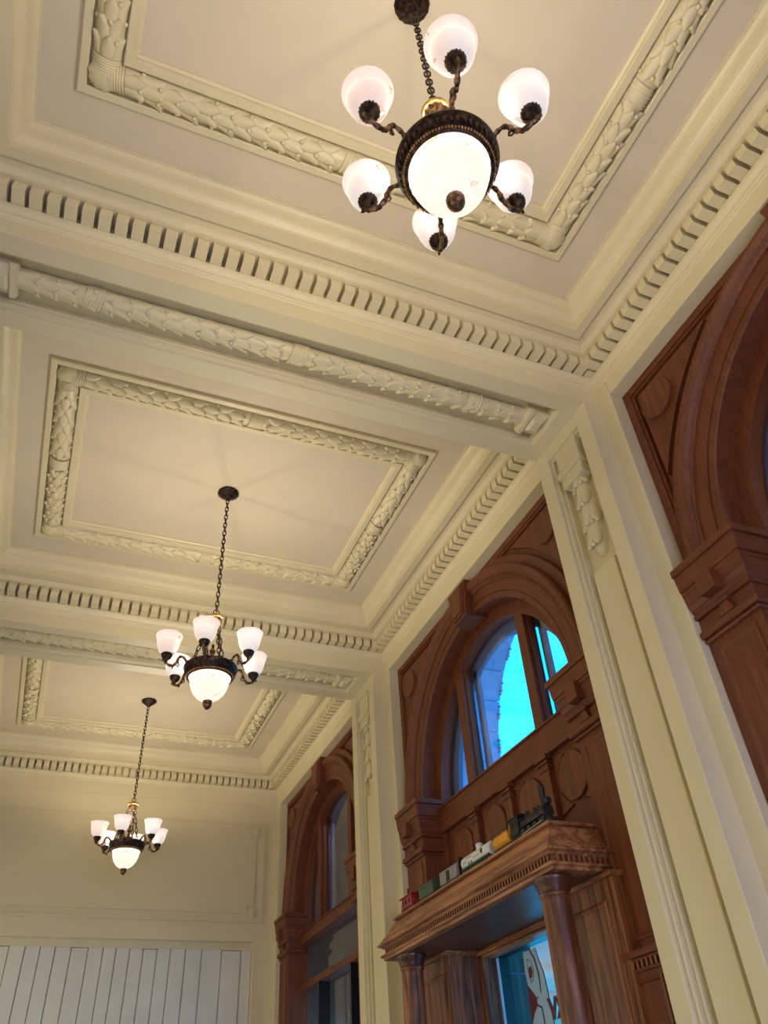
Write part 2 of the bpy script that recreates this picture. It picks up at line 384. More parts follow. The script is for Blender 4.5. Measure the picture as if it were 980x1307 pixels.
for bi, (X0, X1, Y0, Y1) in enumerate(PAN):
    d = .0335; z = 1.1415
    prof = [(d-GR*math.cos(math.radians(a)), z-GR*.86*math.sin(math.radians(a))) for a in range(0, 181, 18)]
    core = MB().rectsweep(prof, X0, X1, Y0, Y1)
    single = bi < 2
    g = core.build('laurel_garland', M['cream'], ceiling)
    rest = MB()
    cs = [(X0+d, Y0+d), (X1-d, Y0+d), (X1-d, Y1-d), (X0+d, Y1-d)]
    for k in range(4):
        a, b = cs[k], cs[(k+1) % 4]
        hide = (bi == 0 and k == 0)
        sgl = single and not hide
        garland(g, (*a, z), (*b, z), (0, 0, -1), GR*.88, single=sgl, ends=(.026, .026), rest=rest)
        A = Vector((*a, z)); Bv = Vector((*b, z)); t = (Bv-A).normalized(); mp = (A+Bv)/2
        sleeve(g, mp-t*.017, mp+t*.017, (0, 0, -1), GR*.95, 1, 5)
        sleeve(g, A+t*.004, A+t*.030, (0, 0, -1), GR*.93, 1, 6, 'corner_acanthus')
        sleeve(g, Bv-t*.030, Bv-t*.004, (0, 0, -1), GR*.93, -1, 6, 'corner_acanthus')
    for (cx, cy) in cs:
        m = MB()
        nb = 10
        for i in range(nb):
            an = 2*math.pi*i/nb
        m.lathe([(.0225, z), (.0215, z-.008), (.017, z-.0145), (.008, z-.0178), (.0005, z-.0185)], (cx, cy), 40, rmod=lambda th, zz: .05*math.sin(10*th))
        m.build('corner_boss', M['cream'], g)
    if rest.v: rest.build('laurel_leaves', M['cream'], g, kind='stuff')

# ------------------------------------------------------------------ ceiling beams with garlanded soffits
def frustum_block(m, x0, x1, y0, y1, zb, zt, ins):
    m.add([(x0, y0, zt), (x1, y0, zt), (x1, y1, zt), (x0, y1, zt), (x0+ins, y0+ins, zb), (x1-ins, y0+ins, zb), (x1-ins, y1-ins, zb), (x0+ins, y1-ins, zb)],
          [(0, 1, 5, 4), (1, 2, 6, 5), (2, 3, 7, 6), (3, 0, 4, 7), (4, 5, 6, 7), (0, 3, 2, 1)])
for i, (a, b) in enumerate(BEAMS):
    c = (a+b)/2; rx0, rx1 = -.258, .691; h = .050
    m = MB()
    # side faces, soffit ring and recess
    m.box(-.34, .80, a, b, 1.0262, 1.16)
    v = [(-.34, a, 1.0), (.80, a, 1.0), (.80, b, 1.0), (-.34, b, 1.0), (rx0, c-h, 1.0), (rx1, c-h, 1.0), (rx1, c+h, 1.0), (rx0, c+h, 1.0)]
    m.add(v, [(k, (k+1) % 4, 4+(k+1) % 4, 4+k) for k in range(4)])
    m.add([(-.34, a, 1.0), (.80, a, 1.0), (.80, a, 1.0262), (-.34, a, 1.0262), (-.34, b, 1.0), (.80, b, 1.0), (.80, b, 1.0262), (-.34, b, 1.0262)], [(0, 1, 2, 3), (4, 5, 6, 7)])
    m.rectsweep([(0, 1.0), (0, 1.0015), (.004, 1.003), (.0065, 1.008), (.0075, 1.014), (.0085, 1.015), (.0085, 1.0255), (.05, 1.0255)], rx0, rx1, c-h, c+h)
    bm_ = tag(m.build('trim_%d' % (4+i), M['cream']), kind='structure')
    if i == 0: continue
    for (x0, x1, s) in ((.640, .690, 1), (-.255, -.205, -1)):
        m = MB()
        m.box(x0, x1, c-.026, c+.026, 1.010, 1.0255)
        frustum_block(m, x0+.006, x1-.004, c-.024, c+.024, .9985, 1.0105, .013)
        frustum_block(m, (x0 if s > 0 else x1-.013), (x0+.013 if s > 0 else x1), c-.0285, c+.0285, 1.0005, 1.012, .003)
        m.build('end_block', M['cream'], bm_)
    m = MB(); zc = 1.0215; v = []
    ys = [(-.0170*math.cos(math.radians(q)), -.0170*math.sin(math.radians(q))) for q in range(0, 181, 15)]
    v = [(x, c+yy, zc+zz) for x in (-.206, .641) for yy, zz in ys]; n = len(ys)
    m.add(v, [(k, k+1, n+k+1, n+k) for k in range(n-1)], True)
    g = m.build('soffit_garland', M['cream'], bm_)
    garland(g, (-.206, c, zc), (.641, c, zc), (0, 0, -1), .0160, ends=(.004, .004), pitch=.0255, mid=True)
    for xm in (.2175, -.100, .535):
        sleeve(g, (xm-.017, c, zc), (xm+.017, c, zc), (0, 0, -1), .0178, 1, 6)

# ------------------------------------------------------------------ walls and pilasters
def pilaster_boxes(m, a, b, side):
    """plaster pilaster under a beam; side=1 right wall"""
    c = (a+b)/2; face = PXR if side > 0 else PXL
    X = lambda d: face+d*side
    zr = .972; hw = .049; zp = .706
    z0 = ZF
    def bx(d0, d1, y0, y1, zz0, zz1):
        x0, x1 = sorted((X(d0), X(d1))); m.box(x0, x1, y0, y1, zz0, zz1)
    bx(0, .09, a, c-hw, z0, 1.0); bx(0, .09, c+hw, b, z0, 1.0); bx(0, .09, c-hw, c+hw, zr, 1.0); bx(.026, .09, c-hw, c+hw, z0, zr)
    # moulding round the recess
    for sg in (-1, 1):
        y = c+sg*hw
        bx(.006, .03, *sorted((y, y-sg*.0055)), z0, zr); bx(.013, .03, *sorted((y-sg*.0055, y-sg*.0105)), z0, zr-.0055)
    bx(.006, .03, c-hw+.0055, c+hw-.0055, zr-.0055, zr); bx(.013, .03, c-hw+.0105, c+hw-.0105, zr-.0105, zr-.0055)
    bx(.0145, .03, c-.0285, c+.0285, z0, zp)
wr = MB()
for (a, b) in BEAMS: pilaster_boxes(wr, a, b, 1)
def wall_bay(m, a, b, side):
    c = (a+b)/2
    x0, x1 = (XR, .90) if side > 0 else (XL-.15, XL)
    if side > 0: x1 = .862
    m.box(x0, x1, a-.01, c-OPEN, ZF, 1.06); m.box(x0, x1, c+OPEN, b+.01, ZF, 1.06); m.box(x0, x1, c-OPEN, c+OPEN, 1.0, 1.06)
for (a, b) in BAYS: wall_bay(wr, a, b, 1)
wall_right = wr
wall_right.box(XR, .862, YN, -.32, ZF, 1.165)
wall_right.box(XR+.03, .862, -.32, 2.9, 1.055, 1.165)
wall_right = tag(wall_right.build('wall_right', M['cream']), kind='structure')
bevel(wall_right, .006, 2)
wl = MB()
for (a, b) in BEAMS: pilaster_boxes(wl, a, b, -1)
for (a, b) in BAYS: wall_bay(wl, a, b, -1)
# left openings keep a mid rail and mullions; each opening holds an added fill light
wl.box(XL-.15, XL, YN, -.76-.36, ZF, 1.165); wl.box(XL-.15, XL, -.76+.36, -.32, ZF, 1.165); wl.box(XL-.15, XL, -.76-.36, -.76+.36, .75, 1.165)
wl.box(XL-.15, XL-.03, -.32, 2.9, 1.055, 1.165)
for c in BAYC[1:]:
    wl.box(XL-.10, XL-.04, c-OPEN, c+OPEN, .69, 1.0)
for c in BAYC:
    for q in (-.12, .12): wl.box(XL-.06, XL-.045, c+q-.006, c+q+.006, ZF, .75)
    wl.box(XL-.06, XL-.045, c-OPEN, c+OPEN, .20, .215)
wall_left = tag(wl.build('wall_left', M['cream']), kind='structure')
m = MB(); m.box(-1.5, -1.45, YN-.1, 3.0, ZF, 1.2).box(-1.5, -.40, YN-.1, YN-.05, ZF, 1.2).box(-1.5, -.40, 2.95, 3.0, ZF, 1.2).box(-1.5, -.34, YN-.1, 3.0, 1.165, 1.2)
m.box(-.6, -.469, YN-.1, YN, ZF, 1.2).box(-1.5, .9, YN-.9, YN-.85, ZF, .9).box(-.3, -.25, YN-.9, YN-.1, ZF, .9).box(.70, .75, YN-.9, YN-.1, ZF, .9).box(-.3, .75, YN-.9, YN-.1, .80, .9)
tag(m.build('wall_sky_block', M['cream']), kind='structure')  # unseen shell, added to keep sky light out of the openings
m = MB(); m.box(-.5, -.20, YN-.1, YN, ZF, 1.165).box(.64, .9, YN-.1, YN, ZF, 1.165).box(-.2, .64, YN-.1, YN, .70, 1.165)
wall_near = tag(m.build('wall_near', M['cream']), kind='structure')

# pendants of leaves on the right pilasters
for i, (a, b) in enumerate(BEAMS):
    if i == 0: continue
    c = (a+b)/2
    m = MB(); xb = PXR+.026
    # console block hanging under the beam
    m.box(xb-.022, xb, c-.030, c+.030, .9, .972)
    m.box(xb-.027, xb, c-.034, c+.034, .908, .922)
    m.box(xb-.0235, xb, c-.0285, c+.0285, .884, .9)
    p = empty('garland_pendant', (PXR, c, .91)); bpy.data.objects.remove(p)
    blk = bevel(m.build('pendant_block', M['cream'], wall_right), .006, 2)
    m = MB(); v = []; rows = [(.893, .0165), (.87, .0185), (.84, .0185), (.80, .0180), (.765, .0180), (.745, .0160), (.730, .0095), (.7255, .001)]
    n = 11
    for z, r in rows:
        for k in range(n):
            t = math.pi*k/(n-1); v.append((xb-r*math.sin(t)*1.0, c-r*math.cos(t), z))
    m.add(v, [(j*n+k, j*n+k+1, (j+1)*n+k+1, (j+1)*n+k) for j in range(len(rows)-1) for k in range(n-1)], True)
    g = m.build('leaf_pendant', M['cream'], wall_right)
    garland(g, (xb, c, .905), (xb, c, .722), (-1, 0, 0), .0175, pitch=.0290, ends=(0, .012), mid=False, leaf=LEAFP, berry=BERRYP, angs=((-58, 0, 60), (-28, 32)), bang=((-30, 30), (2,)))

# back wall with raised panel and planks
wb = MB()
X0, X1 = -.40, .80
wb.box(X0, X1, YB, YB+.10, .563, 1.165)
wb.box(.688, X1, YB, YB+.10, ZF, .563)
wb.box(X0, .688, YB+.045, YB+.10, ZF, .563)
wb.box(-.319, .688, YB+.022, YB+.05, .541, .563)
wb.box(XL, XR, YB-.003, YB, .9985, 1.04)                      # thin architrave step
def backframe(m, x0, x1, z0, z1, w, h):
    m.box(x0, x1, YB-h, YB, z1-w, z1); m.box(x0, x1, YB-h, YB, z0, z0+w); m.box(x0, x0+w, YB-h, YB, z0+w, z1-w); m.box(x1-w, x1, YB-h, YB, z0+w, z1-w)
backframe(wb, -.281, .713, .618, .938, .006, .0045)
backframe(wb, -.2745, .7065, .6245, .9315, .004, .0025)
wall_back = tag(wb.build('wall_back', M['cream']), kind='structure')
cx = .216
xa, xb2, za, zb, nq = cx-.464, cx+.464, .645, .912, .023
poly = [(xa+nq, za), (xb2-nq, za), (xb2-nq, za+nq), (xb2, za+nq), (xb2, zb-nq), (xb2-nq, zb-nq), (xb2-nq, zb), (xa+nq, zb), (xa+nq, zb-nq), (xa, zb-nq), (xa, za+nq), (xa+nq, za+nq)]
bevel(MB().prism(poly, 'y', YB-.0042, YB+.002).build('notched_panel', M['cream'], wall_back), .004, 2)
for px in (xa+.003, xb2-.001):
    for pz in (za+.004, zb-.006):
        m = MB(); m.lathe([(.0165, 0), (.0163, .0022), (.0150, .0026), (.0142, .0016), (.0138, .0022), (.0003, .0024)], seg=40)
        m.v = [Vector((px+p.x, YB-p.z, pz+p.y)) for p in m.v]
        m.build('corner_rosette', M['cream'], wall_back)
edges = [-.319, -.262, -.218, -.176, -.131, -.0885, -.0446, -.0006, .04215, .0845, .1302, .1792, .2232, .2611, .3023, .3430, .3852, .4268, .4740, .5258, .5898, .6528, .6880]
for k in range(len(edges)-1):
    a, b = edges[k], edges[k+1]
    top = .541 if k % 5 else .5395
    dy = random.uniform(-.0012, .0012)
    o = MB().prism([(a+.0007, YB+.027+dy), (a+.0022, YB+.0245+dy), (b-.0022, YB+.0245+dy), (b-.0007, YB+.027+dy), (b-.0007, YB+.044), (a+.0007, YB+.044)], 'z', ZF, top)
    o.build('plank', M['plank'], wall_back)

# ------------------------------------------------------------------ wooden window walls
def arcpts(c, zs, r, a0, a1, n):
    return [(c+r*math.cos(a0+(a1-a0)*i/n), zs+r*math.sin(a0+(a1-a0)*i/n)) for i in range(n+1)]
ZS = .610; XW = .777; XG = .811
def window_wall(n, c, kind):
    t = bpy.data.objects.new('window_%d' % n, None); col.objects.link(t); t.location = (0, 0, 0); tag(t, kind='structure')
    P = []
    def mk(m, name, mat, bev=None, lab=None, par=None):
        o = m.build(name, mat, par or t, label=lab)
        if bev: bevel(o, bev)
        return o
    # spandrel ground with arch hole
    poly = [(c-OPEN, ZS), (c-OPEN, 1.0), (c+OPEN, 1.0), (c+OPEN, ZS), (c+.36, ZS)]+arcpts(c, ZS, .36, 0, math.pi, 48)[1:-1]+[(c-.36, ZS)]
    mk(MB().prism(poly, 'x', XW+.012, XW+.024), 'spandrel', M['mahog_y'])
    # stiles, rail and the flat band that frame the spandrels
    m = MB(); m.box(XW, XW+.014, c-OPEN, c-.386, ZS, 1.0); m.box(XW, XW+.014, c+.386, c+OPEN, ZS, 1.0); m.box(XW, XW+.014, c-.386, c+.386, .986, 1.0)
    for s in (-1, 1):
        y0, y1 = sorted((c+s*.386, c+s*.3815)); m.box(XW+.0035, XW+.014, y0, y1, ZS, .986)
        y0, y1 = sorted((c+s*.0, c+s*.3815)); m.box(XW+.0035, XW+.014, y0, y1, .9815, .986)
    mk(m, 'spandrel_frame', M['mahog_y'], .003)
    for (a0, a1) in ((math.radians(14), math.radians(80)), (math.radians(100), math.radians(166))):
        mk(MB().arc([(.380, XW+.001), (.402, XW+.001), (.4045, XW+.004), (.4045, XW+.014), (.380, XW+.014)], c, ZS, a0, a1, 24), 'spandrel_band', M['mahog_y'])
    # raised triangular panels and discs
    for s in (-1, 1):
        R2 = .416; yy = .374; zt = .973
        za_ = math.asin((zt-ZS)/R2); zb_ = math.acos(yy/R2)
        pts = [(c+s*yy, zt)]+[(c+s*R2*math.cos(zb_+(za_-zb_)*i/14), ZS+R2*math.sin(zb_+(za_-zb_)*i/14)) for i in range(15)]
        mk(MB().prism(pts, 'x', XW+.003, XW+.014), 'spandrel_panel', M['mahog_z'], .004)
        m = MB().cyl((c+s*.3365, .929), 'x', .0345, XW-.004, XW+.013, 40)
        mk(m, 'spandrel_disc', M['disc'], .003)
    # archivolt
    prof = [(.313, XG+.004), (.313, XW+.002), (.3145, XW), (.326, XW), (.3265, XW+.0015), (.328, XW+.0015), (.3285, XW-.001), (.353, XW-.001), (.3535, XW-.004), (.356, XW-.0055), (.3585, XW-.004), (.360, XW-.005), (.364, XW-.0105), (.3665, XW-.012),
            (.372, XW-.0155), (.3785, XW-.0155), (.382, XW-.013), (.3835, XW-.009), (.384, XW+.012), (.34, XW+.012), (.34, XG+.004)]
    m = MB().arc(prof, c, ZS, 0, math.pi, 72)
    mk(m, 'archivolt', M['mahog_z'])
    # keystone
    m = MB()
    def key(x0, x1, hb, ht, z0, z1, xb=None):
        v = [(x0, c-hb, z0), (x0, c+hb, z0), (x0, c+ht, z1), (x0, c-ht, z1), (x1, c-hb, z0), (x1, c+hb, z0), (x1, c+ht, z1), (x1, c-ht, z1)]
        m.add(v, [(0, 1, 2, 3), (4, 5, 6, 7), (0, 1, 5, 4), (1, 2, 6, 5), (2, 3, 7, 6), (3, 0, 4, 7)])
    key(.7555, .812, .0285, .0405, .912, .9995); key(.7515, .757, .0245, .036, .919, .9935); key(.7485, .753, .0195, .031, .926, .990)
    mk(m, 'keystone', M['mahog_z'], .003)
    # side piers, imposts
    for s in (-1, 1):
        def Y(a, b): return sorted((c+s*a, c+s*b))
        pier = MB(); y = Y(.305, OPEN)
        pier.box(.766, XG+.02, *y, ZF, .610)
        po = mk(pier, 'pier', M['mahog_z'], .003)
        m = MB(); y0, y1 = Y(.3225, .3845)
        m.facesweep([(-.004, 0), (-.004, .002), (0, .0025), (.003, .0005), (.006, -.001), (.0065, -.006)], .766, y0, y1, .21 if kind == 'portico' else ZF+.05, .487)
        mk(m, 'pier_moulding', M['mahog_z'], None, None, po)
        im = MB()
        def lay(z0, z1, f0, f1, in0, in1, back=XG+.012):
            # one course of the impost: front face x=f0 (bottom) to f1 (top), inner side at in0..in1
            ya, yb = c+s*OPEN, c+s*OPEN
            v = [(f0, c+s*in0, z0), (f0, ya, z0), (back, ya, z0), (back, c+s*in0, z0), (f1, c+s*in1, z1), (f1, ya, z1), (back, ya, z1), (back, c+s*in1, z1)]
            im.add(v, [(0, 1, 2, 3), (4, 5, 6, 7), (0, 1, 5, 4), (1, 2, 6, 5), (2, 3, 7, 6), (3, 0, 4, 7)])
        lay(.605, .616, .742, .742, .279, .279); lay(.580, .605, .7475, .745, .286, .283)
        lay(.573, .580, .750, .749, .290, .289)
        lay(.560, .573, .7525, .7505, .292, .291); lay(.550, .560, .756, .7525, .295, .292); lay(.544, .550, .761, .756, .299, .295)
        lay(.538, .544, .757, .757, .297, .297); lay(.518, .538, .763, .763, .301, .301)
        io = mk(im, 'impost', M['mahog_y'], .0025)
        ast = MB(); ast.box(.755, XG+.012, *Y(.296, OPEN), .507, .518); ast.box(.760, XG+.012, *Y(.300, OPEN), .501, .507)
        ao = mk(ast, 'astragal', M['mahog_y'], None, None, io); bevel(ao, .014, 3)
        m = MB(); m.box(.7385, .756, *Y(.335, .363), .550, .579); mk(m, 'impost_block', M['mahog_z'], .003, None, io)
        m = MB(); yc = c+s*.347
        m.prism([(yc-.014, .5185), (yc+.014, .5185), (yc+.007, .5345), (yc-.007, .5345)], 'x', .756, .764); m.box(.753, .764, yc-.012, yc+.012, .5345, .5385)
        mk(m, 'impost_drop', M['mahog_z'], .002, None, io)
    # glazed arch
    zb_ = .600 if kind == 'portico' else .560
    m = MB().arc([(.283, XG), (.283, XG+.022), (.287, XG+.022), (.287, XG+.03), (.318, XG+.03), (.318, XG)], c, ZS, 0, math.pi, 64)
    fr = mk(m, 'arch_frame', M['mahog_z'])
    m = MB()
    for s in (-1, 1):
        y0, y1 = sorted((c+s*.283, c+s*.318)); m.box(XG, XG+.03, y0, y1, zb_, ZS+.001)
    mk(m, 'arch_frame_foot', M['mahog_z'], None, None, fr)
    for s in (-1, 1):
        yc = c+s*.1415; zt = ZS+math.sqrt(.2865**2-.127**2)
        m = MB().box(XG+.0008, XG+.029, yc-.0145, yc+.0145, zb_, zt); m.box(XG+.010, XG+.0205, yc-.0185, yc+.0185, zb_, zt+.001)
        mk(m, 'mullion', M['mahog_z'], .002)
    gz = XG+.020
    def gp(ya, yb, r=.286):
        pts = [(ya, zb_), (yb, zb_)]
        n = 16
        for i in range(n+1):
            y = yb+(ya-yb)*i/n; pts.append((y, ZS+math.sqrt(max(0, r*r-(y-c)**2))))
        return pts
    for (ya, yb) in ((c-.285, c-.155), (c-.128, c+.128), (c+.155, c+.285)):
        m = MB().prism(gp(ya, yb), 'x', gz, gz+.0015); mk(m, 'pane', M['glass'])
        # outer sash behind each pane
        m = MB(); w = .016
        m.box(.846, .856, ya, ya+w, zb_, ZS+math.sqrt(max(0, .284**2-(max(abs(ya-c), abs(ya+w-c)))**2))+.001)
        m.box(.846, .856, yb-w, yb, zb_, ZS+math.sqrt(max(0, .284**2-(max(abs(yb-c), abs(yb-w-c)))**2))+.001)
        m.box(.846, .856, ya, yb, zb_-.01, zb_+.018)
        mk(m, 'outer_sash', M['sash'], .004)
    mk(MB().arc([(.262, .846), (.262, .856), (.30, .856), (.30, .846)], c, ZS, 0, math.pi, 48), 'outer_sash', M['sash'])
    if kind == 'portico':
        m = MB(); m.box(XG-.005, XG+.03, c-.305, c+.305, .5455, .600); m.box(XG-.009, XG, c-.305, c+.305, .596, .600)
        mk(m, 'transom', M['mahog_y'], .003)
        m = MB(); m.box(.819, .836, c-.305, c+.305, .30, .5455); mk(m, 'panel_ground', M['mahog_y'])
        m = MB(); m.box(.809, .822, c-.305, c+.305, .30, .4195); m.box(.809, .822, c-.305, c-.281, .42, .5455); m.box(.809, .822, c+.281, c+.305, .42, .5455)
        mk(m, 'panel_rail', M['mahog_y'], .002)
        for k in range(3):
            y = c+(-.14+.14*k)
            m = MB(); m.box(.8065, .822, y-.0125, y+.0125, .36, .5455)
            for (z0, z1, e) in ((.5375, .5455, .007), (.531, .535, .0045), (.519, .523, .0025)): m.box(.8065-e, .822, y-.0125-e, y+.0125+e, z0, z1)
            mk(m, 'small_pilaster', M['mahog_z'], .002)
        for k in range(4):
            y = c+(-.21+.14*k)
            m = MB().cyl((y, .4885), 'x', .0415, .8125, .822, 44)
            mk(m, 'panel_disc', M['disc'], .002)
            m = MB()
            for sy in (-1, 1):
                for sz in (-1, 1):
                    pts = [(y+sy*.0545, .4885+sz*.053)]+[(y+sy*.047*math.sin(q), .4885+sz*.047*math.cos(q)) for q in [math.radians(v) for v in (18, 30, 45, 60, 72)]]
                    m.prism(pts, 'x', .8155, .822)
            mk(m, 'corner_fillet', M['mahog_z'])
    else:
        m = MB(); m.box(XG-.008, XG+.03, c-.305, c+.305, .528, .560); m.box(XG-.012, XG, c-.305, c+.305, .556, .560); mk(m, 'transom', M['mahog_y'], .003)
        m = MB(); m.box(XG-.005, XG+.03, c-.305, c+.305, .402, .420); mk(m, 'transom', M['mahog_y'], .003)
        mk(MB().box(gz, gz+.0015, c-.305, c+.305, .42, .528), 'pane', M['glass'])
        for s in (-1, 1):
            yc = c+s*.135; mk(MB().box(XG-.004, XG+.03, yc-.006, yc+.006, ZF, .402), 'door_stile', M['black'])
        for (ya, yb) in ((c-.305, c-.141), (c-.129, c+.129), (c+.141, c+.305)):
            mk(MB().box(gz, gz+.0015, ya, yb, ZF, .402), 'pane', M['glass'])
    return t
win = []
for n, ((a, b), kind) in enumerate(zip(BAYS, ('plain', 'portico', 'plain'))):
    win.append(window_wall(n+1, (a+b)/2, kind))

# ------------------------------------------------------------------ oak portico of the middle bay
CB = 1.2945
pc = empty('entrance_portico', (.70, CB, ZF), label='oak portico with dentilled cornice and two round columns below the blue-lit arched window', cat='portico')
PO = (.70, CB, ZF)
def pmb(): return MB(PO)
def shelf(prof):
    """sweep (x, half y, z) rings: three-sided cornice returning to the wood wall"""
    m = pmb(); xb = .812; v = []
    for x, h, z in prof: v += [(xb, CB-h, z), (x, CB-h, z), (x, CB+h, z), (xb, CB+h, z)]
    f = [(j*4+k, j*4+k+1, (j+1)*4+k+1, (j+1)*4+k) for j in range(len(prof)-1) for k in range(3)]
    f += [(0, 1, 2, 3), tuple((len(prof)-1)*4+k for k in range(4))]
    return m.add(v, f)
o = shelf([(.688, .296, .3735), (.685, .299, .3735), (.682, .302, .3725), (.6812, .303, .3705), (.682, .302, .3685), (.685, .299, .3675), (.688, .296, .3672)]).build('shelf_ledge', M['oak_y'], pc)
o = shelf([(.688, .296, .3672), (.686, .298, .366), (.6665, .3175, .3375)]).build('frieze_board', M['oak_y'], pc)
o = shelf([(.6665, .3175, .3375), (.6645, .3195, .3375), (.6635, .3205, .3355), (.6645, .3195, .3335), (.6605, .3235, .3325), (.6595, .3245, .3305), (.6605, .3235, .3285), (.6560, .328, .3275), (.6545, .3295, .3255), (.6545, .3295, .3235), (.6580, .326, .3225), (.6615, .3225, .3215), (.6640, .320, .3185), (.6680, .316, .3180),
           (.6680, .316, .3085), (.6600, .324, .3080), (.6590, .325, .3060), (.6600, .324, .3040), (.6640, .320, .3030), (.6650, .319, .2985), (.70, .27, .2985)]).build('cornice_moulding', M['oak_y'], pc)
dme = MB((0, 0, 0)).box(-.0055, 0, -.0026, .0026, -.0044, .0044).mesh('cornice_dentil'); dme.materials.append(M['oak_z'])
k = 0; y = CB-.3125
while y <= CB+.3125:
    inst('cornice_dentil', dme, pc, Matrix.Translation(Vector(((.6680-.70)*S, (y-CB)*S, (.3134-ZF)*S)))); y += .00893; k += 1
x = .6755
while x < .768:
    for s in (-1, 1):
        inst('cornice_dentil', dme, pc, Matrix.Translation(Vector(((x-.70)*S, s*.316*S, (.3134-ZF)*S))) @ Rz(s*-math.pi/2))
    x += .00893
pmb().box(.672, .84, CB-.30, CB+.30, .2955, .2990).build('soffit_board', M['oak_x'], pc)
m = pmb(); m.box(.806, .84, CB-.20, CB+.20, .2865, .2955); m.box(.812, .84, CB-.20, CB+.20, .282, .2865); bevel(m.build('head_moulding', M['oak_y'], pc), .006, 2)
for (cyl, yc, xc) in (('near', CB-.281, .686), ('far', CB+.247, .692)):
    m = pmb(); zt = .2955
    m.lathe([(.0285, zt), (.0285, zt-.003), (.0278, zt-.005), (.0255, zt-.010), (.0232, zt-.016), (.0222, zt-.0205), (.0215, zt-.0215)], (xc, yc), 40)
    cap = m.build('column_capital', M['turned'], pc, label='dark turned capital')
    m = pmb(); m.lathe([(.0225, .2745), (.0232, .2728), (.0225, .2708), (.0205, .2695), (.0208, .26), (.0218, .05), (.0222, -.30), (.0222, -.355)], (xc, yc), 48)
    m.lathe([(.0222, -.355), (.027, -.360), (.029, -.366), (.027, -.374), (.032, -.378), (.032, ZF)], (xc, yc), 40)
    m.build('column_shaft', M['oak_z'], pc)
for s in (-1, 1):
    y0, y1 = sorted((CB+s*.197, CB+s*.338))
    m = pmb(); m.box(.7465, .812, y0, y1, ZF, .2955)
    pil = bevel(m.build('panelled_pier', M['oak_z'], pc), .003)
    m = pmb(); m.box(.741, .812, y0-.005, y1+.005, .2885, .2955)
    bevel(m.build('pier_cap', M['oak_y'], pc), .004, 2)
    m = pmb(); m.facesweep([(0, 0), (0, .0015), (.004, .0035), (.008, .001), (.010, -.004), (.012, -.006), (.03, -.006)], .7465, y0+.022, y1-.022, -.34, .262)
    m.build('raised_moulding', M['oak_z'], pil)
    m = pmb(); ya, yb = sorted((CB+s*.197, CB+s*.185)); m.box(.812, .842, ya, yb, ZF, .2955); m.build('door_jamb', M['oak_z'], pc)
    # pedestal with its own little cornice on the outer pier
    ya, yb = sorted((CB+s*.322, CB+s*.401))
    m = pmb(); m.box(.753, .768, ya, yb, ZF, .172); ped = m.build('pedestal', M['mahog_z'], pc, label='dark red-brown pedestal')
    m = pmb(); m.facesweep([(0, 0), (0, .002), (.004, .003), (.006, -.001), (.02, -.001)], .753, ya+.013, yb-.011, ZF+.04, .160); m.build('pedestal_moulding', M['mahog_z'], ped)
    m = pmb(); m.box(.745, .768, ya-.004, yb, .184, .192); m.box(.749, .768, ya-.002, yb, .180, .184); m.box(.7495, .768, ya-.002, yb, .168, .172)
    m.box(.7525, .768, ya, yb, .172, .180); bevel(m.build('pedestal_cornice', M['mahog_y'], ped), .002)
    y = ya+.004
    while y < yb-.002:
        inst('pedestal_dentil', dme, ped, Matrix.Translation(Vector(((.7530-.70)*S, (y-CB)*S, (.176-ZF)*S)))); y += .0095
# ------------------------------------------------------------------ glazed door behind the portico, with its painted emblem
door = bpy.data.objects.new('door_1', None); col.objects.link(door); tag(door, kind='structure')
m = MB(); m.box(.842, .868, CB-.25, CB-.183, ZF, .2985); m.box(.842, .868, CB+.183, CB+.25, ZF, .2985); m.box(.842, .868, CB-.183, CB+.183, .2845, .2985)
m.build('door_frame', M['black'], door)
m = MB(); m.box(.838, .842, CB+.176, CB+.1795, ZF, .281); m.build('edge_strip', M['ivory'], door, label='pale blue metal edge strip')
MB().box(.860, .862, CB-.183, CB+.183, ZF, .2845).build('pane', M['glass'], door)
def decal(name, pts, mat, dx=0.0, lab=None):
    m = MB(); m.prism(pts, 'x', .8585-dx-.0004, .8585-dx); return m.build(name, mat, door, label=lab)
head = [(1.4063, .2789), (1.3831, .2777), (1.3619, .2788), (1.3544, .255), (1.3459, .2356), (1.3423, .2097), (1.3414, .1831), (1.3381, .1583), (1.336, .12), (1.338, .06), (1.42, .06), (1.4120, .13), (1.4079, .1669), (1.3962, .1811), (1.3815, .1915), (1.3813, .2021), (1.3916, .2134), (1.4057, .2255), (1.408, .2461)]
decal('painted_head', head, M['ivory'], 0, 'pale blue-white painted head shape on the glass')
decal('painted_beak', [(1.406, .2245), (1.3916, .2134), (1.3819, .2021), (1.3815, .1915), (1.3962, .1811), (1.4079, .1669), (1.409, .18), (1.4085, .20)], M['decalred'], .0001, 'dark red painted patch')
def stroke(pts, w, mat=None, dx=.0006):
    m = MB(); m.tube([(.8585-dx, a, b) for a, b in pts], [w*(.5+.5*math.sin(math.pi*(i+.6)/(len(pts)+.2))) for i in range(len(pts))], 6)
    m.v = [Vector((.8585-dx+(p.x-(.8585-dx))*.15, p.y, p.z)) for p in m.v]
    m.build('painted_line', mat or M['navy'], door)
stroke([(1.3619, .2788), (1.3544, .255), (1.3459, .2356), (1.3423, .2097), (1.3414, .1831), (1.3381, .1583), (1.336, .12), (1.338, .06)], .0018)
stroke([(1.3822, .2775), (1.3701, .2619), (1.364, .2406), (1.3637, .2228), (1.3656, .2075)], .0022)
stroke([(1.3952, .2654), (1.3826, .259), (1.3789, .2472), (1.3829, .2318), (1.3913, .2272), (1.3952, .2358), (1.3971, .2503), (1.3952, .2654)], .0010)
stroke([(1.3815, .1915), (1.3699, .187), (1.3683, .1736), (1.3682, .150), (1.37, .10)], .0020)
